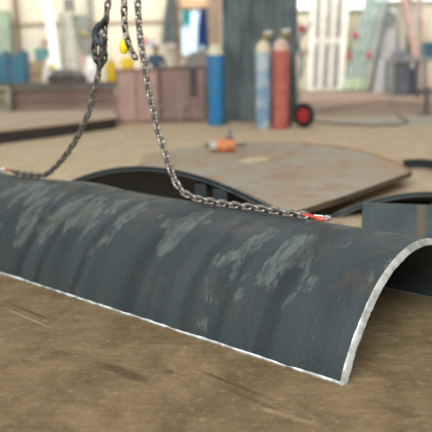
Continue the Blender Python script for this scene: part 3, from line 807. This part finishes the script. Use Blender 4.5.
def bag(x0, y0, x1, y1, Y, mt, label, zb=None, name='sack', patch=None):
    t = pb(x0, y0, x1, y1, Y, .4); zb = 0. if zb is None else zb
    c = V(((t[0]+t[1])/2, Y+.3, zb)); h = t[5]-zb; w = (t[1]-t[0])/2
    bm = B(); bmesh.ops.create_icosphere(bm, subdivisions=4, radius=1)
    for v in bm.verts:
        n = v.co.copy(); kx = 1+.14*noise.noise(n*2.1+V((x0, y0, 0)))
        zz = (n.z+1)/2
        sq = 1.0 if zz < .6 else 1-.35*(zz-.6)/.4
        v.co = V((math.copysign(abs(n.x)**.8, n.x)*w*kx*sq, math.copysign(abs(n.y)**.8, n.y)*.32*kx, (zz**(.45 if 'scrap' in name else 1))*h*(1+.08*noise.noise(n*3)) if zz > .03 else 0)) + c
    r_ = root(name, c, label, name.replace('_', ' '))
    obj('sack_body' if 'sack' in name else 'heap_body', bm, mt, r_, smooth='all')
    if 'sack' in name:
        bm = B(); tube(bm, [c+V((-w*.3, 0, h*.98)), c+V((0, -.02, h*1.06)), c+V((w*.3, 0, h*.98))], .03, 8)
        obj('tied_neck', bm, mt, r_, smooth=True)
    if patch:
        bm = B(); sphere(bm, c+V((w*.45, -.28, h*.78)), .13, (1.2, .6, .9)); obj('yellow_label', bm, patch, r_, smooth=True)
whiteb = mat('white_sack', (228, 228, 222), (206, 204, 196), 5)
bag(42, 58, 56, 90, YF-1, whiteb, 'white sack with a yellow patch at the foot of the white pole', patch=mat('pale_yellow', (226, 206, 110)))
bag(83, 57, 96, 90, YF-.5, whiteb, 'white sack between the dark heap and the hanging chain')
bag(46, 69, 85, 92, YF-2.6, mat('dark_heap', (92, 88, 80), (74, 70, 64), 4), 'low dark heap of scrap in front of the leaning grey bars', name='scrap_heap')
bag(75, 53, 86, 92, YF+2.3, mat('pink_bundle', (206, 172, 160), (188, 158, 148), 4), 'pinkish cloth sack behind the dark scrap heap')
def leaning(name, label, cat, a, b, w, t, mt, group=None, ends=None):
    """bar from pixel-direction a=(px,py,Y) foot on the floor to b=(px,py,Y)"""
    A = D(*a); Bp = D(*b)
    if ends is None: d = (Bp-A).normalized(); A = A - d*(A.z/d.z) if d.z else A
    r_ = root(name, (A.x, A.y, 0), label, cat, group)
    bm = B(); d = (Bp-A).normalized()
    bar(bm, A+V((0, 0, .0)), Bp, w, t, (0, 1, 0)); 
    zmin = min(v.co.z for v in bm.verts); bmesh.ops.translate(bm, vec=(0, 0, -zmin), verts=bm.verts)
    obj('bar_body', bm, mt, r_)
    return r_, A, Bp
pale = mat('white_pole', (226, 228, 220), (212, 212, 202), 2); greyb = mat('grey_bar', (160, 156, 146), (140, 134, 126), 3); lgrey = mat('light_grey_bar', (192, 190, 178), (176, 172, 160), 3)
r_, A, Bp = leaning('white_pole', 'tall white pole leaning against the cream wall at the left', 'pole', (57, 74, YF-.4), (46, -12, YF+2.2), .34, .2, pale)
for i, (xa, xb, y1, mt, lab) in enumerate(((64, 61, 14, greyb, 'dark grey leaning bar nearest the white pole'), (70, 66, 17, lgrey, 'second leaning bar from the white pole, light grey'), (75, 69, 10, lgrey, 'third leaning bar from the white pole, topped by a bracket'), (80, 74, 22, greyb, 'leaning grey bar farthest from the white pole'))):
    r_, A, Bp = leaning('steel_bar', lab, 'bar', (xa, 74, YF+.6), (xb, y1, YF+2.9), .13, .1, mt, 'bars leaning on the wall at the left')
    if i == 2:
        bm = B(); box(bm, Bp.x-.2, Bp.x+.25, Bp.y-.1, Bp.y+.06, Bp.z-.1, Bp.z+.5, .03); obj('bracket', bm, mat('bracket_grey', (132, 126, 118)), r_)
def panel(x0, y0, x1, y1, Y, dep, mt, name, label, cat, floor=False, frame=None):
    t = pb(x0, y0, x1, y1, Y, dep, floor, .01)
    r_ = root(name, mid(t), label, cat)
    bm = B(); box(bm, *t); obj('panel_body', bm, mt, r_)
    if frame:
        bm = B(); w = .05
        for x in (t[0], t[1]): box(bm, x-w/2, x+w/2, Y-.03, Y, t[4], t[5])
        for z_ in (t[4]+w/2, t[5]-w/2): box(bm, t[0]+w/2, t[1]-w/2, Y-.03, Y, z_-w/2, z_+w/2)
        obj('panel_frame', bm, frame, r_)
    return r_, t
panel(-12, 11, 8, 95, YF+3.2, .35, mat('pale_green_locker', (164, 180, 156), (150, 168, 146), 2), 'tall_locker', 'tall pale green locker behind the blue machines at the left edge', 'locker', True, mat('locker_edge', (146, 160, 140)))
r_, t = panel(72, 15, 87, 95, YF+3.35, .15, mat('green_grey_sheet', (150, 156, 144), (134, 142, 132), 2), 'green_grey_board', 'green-grey board with a small yellow lamp behind the leaning bars', 'board', True, greyb)
c = D(84, 34, YF+3.3); bm = B(); sphere(bm, c, .12); obj('lamp', bm, mat('lamp_yellow', (214, 196, 110)), r_, smooth=True)

# middle far: hanging tarpaulins, heap, a person
def tarp(name, label, x0, x1, y0, y1, Y, mt, taper):
    a, b = D(x0, y0, Y), D(x1, y1, Y); zt, zb_ = a.z, b.z
    r_ = root(name, ((a.x+b.x)/2, Y, zb_), label, 'tarpaulin')
    def f(u, v):
        w = 1-taper*(v**1.6); cx_ = (a.x+b.x)/2 + (b.x-a.x)*.12*v
        x = cx_ + (u-.5)*(b.x-a.x)*w
        return V((x, Y+.05*math.sin(u*22+v*2)+.04*math.sin(u*9), zb_+(zt-zb_)*v - .12*(1-v)*math.sin(u*PI*3)))
    bm = B(); grid_surface(bm, 40, 24, f); bmesh.ops.solidify(bm, geom=bm.faces[:], thickness=.01); obj('cloth', bm, mt, r_, smooth='all')
    bm = B(); cx_ = (a.x+b.x)/2 + (b.x-a.x)*.12
    tube(bm, [(cx_, Y, zt-.1), (cx_, Y+.02, zt+.15), (cx_, Y+.1, zt+.2)], .03, 8); obj('hanger', bm, greyb, r_)
tarp('hanging_tarpaulin', 'grey-blue tarpaulin bundle hanging on the wall beside the brown column', 160, 178, -6, 44, YW-.75, mat('grey_blue_tarp', (128, 140, 142), (148, 156, 152), 2), .65)
tarp('hanging_tarpaulin', 'deep blue cloth hanging in front of the pale blue window', 196.5, 207.5, 9, 47, YW-.4, mat('deep_blue_cloth', (52, 84, 156), (62, 98, 164), 2), .45)
tarp('hanging_cloth', 'small turquoise cloth in the corner of the pale blue window', 181.5, 190, 10, 25, YW-.3, mat('turquoise_cloth', (96, 200, 196), (110, 208, 200), 2), .0)
bag(178, 50, 224, 92, 21., mat('grey_brown_heap', (152, 142, 134), (126, 124, 122), 2), 'grey-brown covered heap behind the dark brown box', name='covered_heap')
r_, t = panel(138, 44, 176, 47, YW-1.2, .12, lgrey, 'wall_shelf', 'pale shelf on the far wall behind the person', 'shelf')
for x in (t[0]+.1, t[1]-.1):
    bm = B(); box(bm, x-.03, x+.03, YW-1.18, YW-1.12, 0, t[4]); obj('shelf_leg', bm, greyb, r_)
for x0_, x1_, y0_, mt, lab in ((140.5, 147, 38, mat('red_tin', (204, 110, 104)), 'small red box on the pale shelf of the far wall'), (148, 153.5, 40, mat('violet_tin', (170, 156, 196)), 'small violet box on the pale shelf of the far wall')):
    q = pb(x0_, y0_, x1_, 44, YW-1.15, .1); q = q[:4]+(t[5],)+q[5:]
    bm = B(); box(bm, *q); tag(obj('small_box', bm, mt, base=mid(q)), lab, 'box')
def person():
    Y = 22.; p = D(156, 60, Y); x = p.x; hh = D(156, 45.5, Y).z; s = hh/1.72
    r_ = root('person', (x, Y, 0), 'person in dark blue workwear standing behind the brown boxes', 'person')
    joints = {'pel': (0, 0, .93, .155), 'wai': (0, 0, 1.08, .135), 'che': (0, -.02, 1.28, .165), 'nec': (0, 0, 1.46, .06), 'hd0': (0, -.02, 1.54, .075), 'hd1': (0, -.02, 1.63, .09), 'hd2': (0, -.01, 1.70, .05)}
    for sg, n in ((-1, 'l'), (1, 'r')):
        joints.update({'hip'+n: (.10*sg, 0, .88, .10), 'kne'+n: (.11*sg, -.02, .48, .065), 'ank'+n: (.12*sg, .02, .08, .045), 'toe'+n: (.13*sg, -.13, .035, .035),
                       'sho'+n: (.19*sg, 0, 1.40, .065), 'elb'+n: (.27*sg, .02, 1.12, .05), 'wri'+n: (.25*sg, -.10, .90, .035), 'han'+n: (.24*sg, -.14, .83, .035)})
    ed = [('pel', 'wai'), ('wai', 'che'), ('che', 'nec'), ('nec', 'hd0'), ('hd0', 'hd1'), ('hd1', 'hd2')]
    for n in 'lr': ed += [('pel', 'hip'+n), ('hip'+n, 'kne'+n), ('kne'+n, 'ank'+n), ('ank'+n, 'toe'+n), ('che', 'sho'+n), ('sho'+n, 'elb'+n), ('elb'+n, 'wri'+n), ('wri'+n, 'han'+n)]
    names = list(joints); me = bpy.data.meshes.new('body')
    me.from_pydata([(joints[n][0]*s, joints[n][1]*s, joints[n][2]*s) for n in names], [(names.index(a), names.index(b)) for a, b in ed], [])
    o = bpy.data.objects.new('body', me); COL.objects.link(o); o.parent = r_
    md = o.modifiers.new('skin', 'SKIN'); md.use_smooth_shade = True
    for i, n in enumerate(names):
        sv = me.skin_vertices[0].data[i]; sv.radius = (joints[n][3]*s, joints[n][3]*s); sv.use_root = (n == 'pel')
    o.modifiers.new('sub', 'SUBSURF').levels = 2
    dg = bpy.context.evaluated_depsgraph_get(); me2 = bpy.data.meshes.new_from_object(o.evaluated_get(dg))
    o.modifiers.clear(); o.data = me2
    cloth = mat('workwear_blue', (70, 92, 116), (60, 80, 104), 6); skin = mat('skin', (186, 140, 112), (178, 130, 104), 6); shoe = mat('boot_dark', (50, 46, 44))
    me2.materials.clear()
    for q in (cloth, skin, shoe): me2.materials.append(q)
    for f in me2.polygons:
        z_ = f.center.z/s; f.use_smooth = True
        f.material_index = 1 if z_ > 1.475 or (z_ < .89 and abs(f.center.x) > .2*s and z_ > .7) else 2 if z_ < .1 else 0
    bm = B(); M = Matrix.Translation((x, Y+.012*s, 1.655*s)) @ Matrix.Diagonal((.1*s, .108*s, .095*s, 1)); bmesh.ops.create_uvsphere(bm, u_segments=18, v_segments=12, radius=1, matrix=M)
    bmesh.ops.delete(bm, geom=[v for v in bm.verts if v.co.z < 1.63*s and v.co.y < Y-.0*s], context='VERTS')
    obj('hair', bm, mat('hair_brown', (112, 86, 66)), r_, smooth=True)
    bm = B(); bar(bm, (x, Y-.10*s, 1.61*s), (x, Y-.125*s, 1.575*s), .022*s, .02*s); obj('nose', bm, skin, r_)
person()

# ------------------------------------------------------------------ far right
YR = 29.
whitef = mat('white_frame_paint', (226, 224, 212), (208, 204, 190), 3); slat = mat('pale_slat', (150, 146, 144), (132, 128, 128), 3)
def gate():
    b0, b1 = D(309.5, 86, YR), D(340.5, 86, YR); t0, t1 = D(314, -14, YR+1.6), D(347, -14, YR+1.6)
    r_ = root('white_gate_frame', (b0.x, YR, 0), 'tall white framed gate with grey slats leaning right of the trolley', 'gate')
    for a, b in ((b0, t0), (b1, t1)): a.z = .05
    for a, b, w in ((b0, t0, .2), (b1, t1, .24)):
        bm = B(); bar(bm, a, b, w, .1, (0, 1, 0)); obj('stile', bm, whitef, r_)
    for k_, w in ((.02, .16), (.47, .22), (.985, .16)):
        bm = B(); bar(bm, b0.lerp(t0, k_), b1.lerp(t1, k_), w, .08, (0, 1, 0)); obj('rail', bm, whitef, r_)
    n = 9
    for i in range(1, n):
        u = i/n; a, b = b0.lerp(b1, u), t0.lerp(t1, u)
        bm = B(); bar(bm, a+V((0, .06, .05)), b+V((0, .06, 0)), (.1 if i % 3 else .12), .03, (0, 1, 0)); obj('slat', bm, slat if i % 3 else whitef, r_)
    bm = B()
    for k_ in np.linspace(.06, .94, 14): bar(bm, b0.lerp(t0, k_)+V((0, .10, 0)), b1.lerp(t1, k_)+V((0, .10, 0)), .05, .03, (0, 1, 0))
    s_ = obj('cross_wires', bm, slat, r_)
gate()
pg = mat('pale_green_profile', (150, 174, 166), (124, 148, 142), 3); yg = mat('yellow_green_tip', (212, 214, 150))
words = ['leftmost', 'second from the left', 'third from the left', 'fourth from the left', 'fifth from the left', 'rightmost']
for i in range(6):
    xa = 344+i*4.6; xb = 371+i*3.6
    r_, A, Bp = leaning('aluminium_profile', 'pale green leaning metal profile right of the white gate, %s of six' % words[i], 'metal profile', (xa, 86, YR-.1*(i % 2)), (xb, -12, YR+2.2), .105, .08, pg, 'pale green profiles leaning on the wall')
    d = (Bp-A).normalized(); bm = B(); bar(bm, A+d*.12, A+d*.62, .17, .1, (0, 1, 0)); obj('painted_tip', bm, yg, r_)['label'] = 'yellow-green painted tip'
rc = mat('clamp_red', (206, 84, 92))
dk = mat('dark_bar', (104, 104, 102), (88, 88, 88), 3)
r_, A, Bp = leaning('steel_bar', 'dark leaning bar right of the pale green profiles', 'bar', (372, 86, YR-.2), (389, 4, YR+2.0), .14, .1, dk)
r_, A, Bp = leaning('steel_bar', 'thin brownish leaning bar across the pale green profiles', 'bar', (366, 86, YR-.5), (381, 10, YR+1.5), .09, .08, mat('brownish_bar', (170, 156, 146)))
for x, y, lab in ((355.5, 35, 'red clamp high on the pale green profiles'), (349, 56, 'red clamp low on the left of the pale green profiles'), (369, 55, 'red clamp on the thin brownish bar')):
    c = D(x, y, YR-.05 if x < 360 else YR-.25)
    c.y = YR + (2.2*(86-y)/98) - .22
    if x > 360: c.y -= .35
    c = D(x, y, c.y)
    r_ = root('red_clamp', c, lab, 'clamp', 'red clamps on the leaning profiles')
    bm = B(); box(bm, c.x-.11, c.x+.11, c.y-.1, c.y+.05, c.z-.12, c.z+.12, .03); obj('clamp_body', bm, rc, r_)
    bm = B(); tube(bm, [c+V((0, -.1, 0)), c+V((0, -.24, 0))], .025, 8); obj('screw', bm, greyb, r_)
# white boards and the c-clamp on them
wb = mat('white_board', (226, 228, 224), (212, 212, 206), 2); wb2 = mat('off_white_board', (218, 214, 198), (204, 200, 184), 2)
for (x0_, x1_, yt, Y_, mt, lab) in ((379, 397, 6, YR+2.0, wb, 'bright white board standing behind the grey sheets at the right'), (397, 407, 10, YR+1.9, wb2, 'narrow off-white board right of the bright white board'), (409, 419, 4, YR+1.9, wb, 'narrow white board between the rusty leaning beams')):
    panel(x0_, yt, x1_, 95, Y_+.4, .08, mt, 'white_board', lab, 'board', True, lgrey)
c = D(388, 18, YR+2.2); w = 6/F*YR
r_ = root('c_clamp', c, 'grey C-shaped clamp with red jaw against the bright white board', 'clamp')
bm = B(); tube(bm, [c+V((-w, 0, w*.75)), c+V((w*.75, 0, w*.75)), c+V((w, 0, w*.4)), c+V((w, 0, -w*.4)), c+V((w*.75, 0, -w*.75)), c+V((-w*.4, 0, -w*.75))], .07, 8); obj('clamp_frame', bm, mat('clamp_grey', (150, 158, 162)), r_, smooth=True)
bm = B(); box(bm, c.x-w*1.25, c.x-w*.35, c.y-.1, c.y+.1, c.z-w*1.05, c.z-w*.4, .03); obj('clamp_jaw', bm, rc, r_)
rust = mat('rust_beam', (176, 146, 132), (158, 128, 116), 3)
leaning('steel_beam', 'rusty beam leaning steeply left of the narrow white board at the right', 'steel beam', (421, 86, YR+.2), (402, -14, YR+2.2), .3, .18, rust)
leaning('steel_beam', 'thinner rusty beam leaning at the right picture edge', 'steel beam', (427, 86, YR+.3), (418, -10, YR+2.3), .16, .14, rust)
# grey sheets, round-topped housing, bench
gs = mat('grey_sheet', (166, 164, 164), (150, 148, 150), 2)
def sheet(xa, xb, ytop, Y_, lab):
    b0, b1 = D(xa, 86, Y_), D(xb, 86, Y_); t0, t1 = D(xa+7, ytop, Y_+.5), D(xb+3, ytop-1, Y_+.5); b0.z = b1.z = 0
    r_ = root('grey_sheet', b0, lab, 'sheet metal', 'grey sheets leaning by the bench'); bm = B()
    v = [bm.verts.new(q+V((0, o, 0))) for o in (0, .05) for q in (b0, b1, t1, t0)]
    bm.faces.new(v[:4]); bm.faces.new(v[4:])
    for i in range(4): bm.faces.new((v[i], v[(i+1) % 4], v[4+(i+1) % 4], v[4+i]))
    obj('sheet_body', bm, gs, r_)
    bm = B(); bar(bm, t0+V((0, .02, .01)), t1+V((0, .02, .01)), .06, .07, (0, 1, 0)); obj('folded_top', bm, gs, r_)
sheet(373, 388, 58, YR-1.2, 'grey metal sheet leaning in front, left of the bench')
sheet(379, 394, 60, YR-.5, 'grey metal sheet leaning just behind the front one, left of the bench')
def housing():
    Y_ = YR+.2; a, b = D(392, 86, Y_), D(407, 86, Y_); zt = D(400, 49, Y_).z; w = (b.x-a.x)/2; xm = (a.x+b.x)/2
    r_ = root('fan_housing', (xm, Y_, 0), 'grey round-topped machine housing behind the bench', 'machine'); bm = B()
    pf = [(a.x, 0), (b.x, 0)] + [(xm+w*math.cos(t_), zt-w+w*math.sin(t_)) for t_ in np.linspace(0, PI, 18)]
    f = [bm.verts.new((x, Y_, z_)) for x, z_ in pf]; g = [bm.verts.new((x, Y_+.5, z_)) for x, z_ in pf]
    bm.faces.new(f); bm.faces.new(g); n = len(pf)
    for i in range(n): bm.faces.new((f[i], f[(i+1) % n], g[(i+1) % n], g[i]))
    obj('housing_body', bm, mat('housing_grey', (136, 136, 140), (120, 120, 126), 3), r_, smooth=True)
    bm = B(); lathe(bm, (xm, Y_-.02, zt-w), [(0, -.03), (w*.5, -.03), (w*.55, .02), (0, .02)], 24, 'Y'); obj('boss', bm, mat('housing_dark', (112, 112, 118)), r_)
housing()
def bench():
    Y_ = 25.; zt = D(410, 57, Y_).z; x0_, x1_ = D(391, 60, Y_).x, D(450, 60, Y_).x; th = 4.5/F*Y_
    r_ = root('workbench', ((x0_+x1_)/2, Y_+.5, 0), 'long grey steel workbench with panelled front at the right', 'bench')
    gm = mat('bench_grey', (168, 172, 174), (150, 154, 156), 2)
    bm = B(); box(bm, x0_, x1_, Y_, Y_+1.1, zt-th, zt, .015); obj('bench_top', bm, gm, r_)
    for x in (x0_+.1, D(426, 60, Y_).x, x1_-.1):
        for y in (Y_+.08, Y_+1.0):
            bm = B(); box(bm, x-.07, x+.07, y-.05, y+.05, 0, zt-th, .005); obj('leg', bm, gm, r_)
    bm = B(); box(bm, D(394, 60, Y_).x+.08, D(413, 60, Y_).x, Y_+.3, Y_+.9, .02, zt-th-.03, .01); obj('side_cabinet', bm, mat('bench_panel', (132, 136, 144), (116, 120, 128), 2), r_)
    bm = B(); box(bm, D(414, 60, Y_).x, D(419, 60, Y_).x, Y_+.35, Y_+.8, .02, zt-th-.25, .01); obj('drawer_unit', bm, mat('bench_blue', (92, 110, 130)), r_)
    return Y_, zt
YBn, ZB = bench()
t = pb(424, 42, 436, 57, YBn+.3, .4, False, .03); t = t[:4]+(ZB,)+t[5:]
r_ = root('toolbox', mid(t), 'blue-green toolbox on the workbench at the right edge', 'toolbox'); bm = B(); box(bm, *t); obj('toolbox_body', bm, mat('toolbox_blue', (88, 122, 136)), r_)
bm = B(); tube(bm, [((t[0]+.1), t[2]+.2, t[5]), (t[0]+.14, t[2]+.2, t[5]+.1), (t[1]-.14, t[2]+.2, t[5]+.1), (t[1]-.1, t[2]+.2, t[5])], .02, 8); obj('handle', bm, greyb, r_)
def stand():
    p = G(427, 115); Y_ = p.y; zt = D(427, 87, Y_).z
    r_ = root('pipe_stand', p, 'dark iron pipe stand on the floor before the workbench', 'stand'); dm = mat('stand_iron', (106, 100, 96), (90, 84, 82), 4)
    bm = B(); tube(bm, [(p.x, Y_+.1, .02), (p.x, Y_+.1, zt)], .055, 12); obj('column', bm, dm, r_, smooth=True)
    bm = B(); lathe(bm, (p.x, Y_+.1, 0), [(.19, 0), (.19, .02), (.06, .06)], 20); obj('base', bm, dm, r_)
    bm = B(); z_ = D(421, 92.5, Y_).z; box(bm, D(418, 92, Y_).x, p.x+.12, Y_+.05, Y_+.15, z_-.05, z_+.05, .01); box(bm, D(418, 92, Y_).x, D(420, 92, Y_).x, Y_+.03, Y_+.17, z_-.12, z_+.08, .01)
    obj('arm', bm, dm, r_)
stand()
# cables over the far floor
cab = mat('cable_rubber', (112, 100, 90))
for lab, ps, top in (('long dark cable lying in a shallow arc on the far floor right of the trolley', ((318, 112), (340, 108), (362, 105), (384, 103), (402, 104), (440, 108)), 0),
                     ('dark cable looping down from the grey sheets onto the pale floor patch', ((392, 80, 1.0), (392, 96, .5), (393, 108), (399, 117), (408, 122), (398, 125.5), (380, 126)), 1),
                     ('thin cable lying along the front of the pale floor patch', ((312, 122), (335, 124.5), (355, 125.5), (372, 126.5), (386, 125.5)), 0)):
    pts = [G(q[0], q[1]) + V((0, 0, .018)) if len(q) == 2 else G(q[0], 99 if q[2] > .6 else 103) + V((0, 0, q[2])) for q in ps]
    bm = B(); tube(bm, spline(pts, 8), .02, 8); tag(obj('cable', bm, cab, base=pts[2], smooth=True), lab, 'cable')
# red valve on a bracketed hose by the curtain
c = D(302, 29, 20.); r_ = root('hose_stand', (c.x, 20, 0), 'hose stand with a red valve and blue hose behind the curtain edge', 'hose stand')
bm = B(); tube(bm, [(c.x-.05, 20.1, 0), (c.x-.05, 20.1, c.z+.2)], .03, 8); box(bm, c.x-.2, c.x+.1, 20, 20.2, 0, .03); obj('upright', bm, greyb, r_)
bm = B(); lathe(bm, c, [(.03, -.05), (.1, -.04), (.11, 0), (.1, .04), (.03, .05)], 18, 'Y'); obj('valve_wheel', bm, rc, r_, smooth=True)
bm = B(); tube(bm, spline([c+V((.3, .1, .2)), c+V((.16, .08, -.05)), c+V((.0, .06, -.2)), c+V((-.1, .06, -.5)), c+V((.05, .06, -.9)), c+V((-.03, .06, -1.4))], 6), .03, 8); obj('hose', bm, mat('hose_blue_grey', (96, 128, 146)), r_, smooth=True)

# ------------------------------------------------------------------ light: overcast daylight and unseen area lamps added for brightness
w = bpy.data.worlds.new('hall_daylight'); S.world = w; w.use_nodes = True
bg = w.node_tree.nodes['Background']; bg.inputs[0].default_value = (.86, .95, 1, 1); bg.inputs[1].default_value = .36
def area(name, loc, sx, sy, power, col, rot=(0, 0, 0)):
    l = bpy.data.lights.new(name, 'AREA'); l.shape = 'RECTANGLE'; l.size = sx; l.size_y = sy; l.energy = power; l.color = col
    o = bpy.data.objects.new(name, l); COL.objects.link(o); o.location = loc; o.rotation_euler = rot; return o
area('added_fill_rear', (0, 25, 9), 28, 4, 2450, (1, .98, .93), (math.radians(38), 0, 0))  # added lamp, tilted to brighten the back wall
area('added_fill_middle', (0, 13, 9), 20, 4, 380, (1, .98, .94))  # added overhead lamp that lifts the middle floor and plate top
area('added_fill_front', (-2.5, -5.5, 8.0), 10, 5, 2500, (.96, .98, 1), (math.radians(68), 0, 0))  # added fill behind the camera for the foreground and upright faces
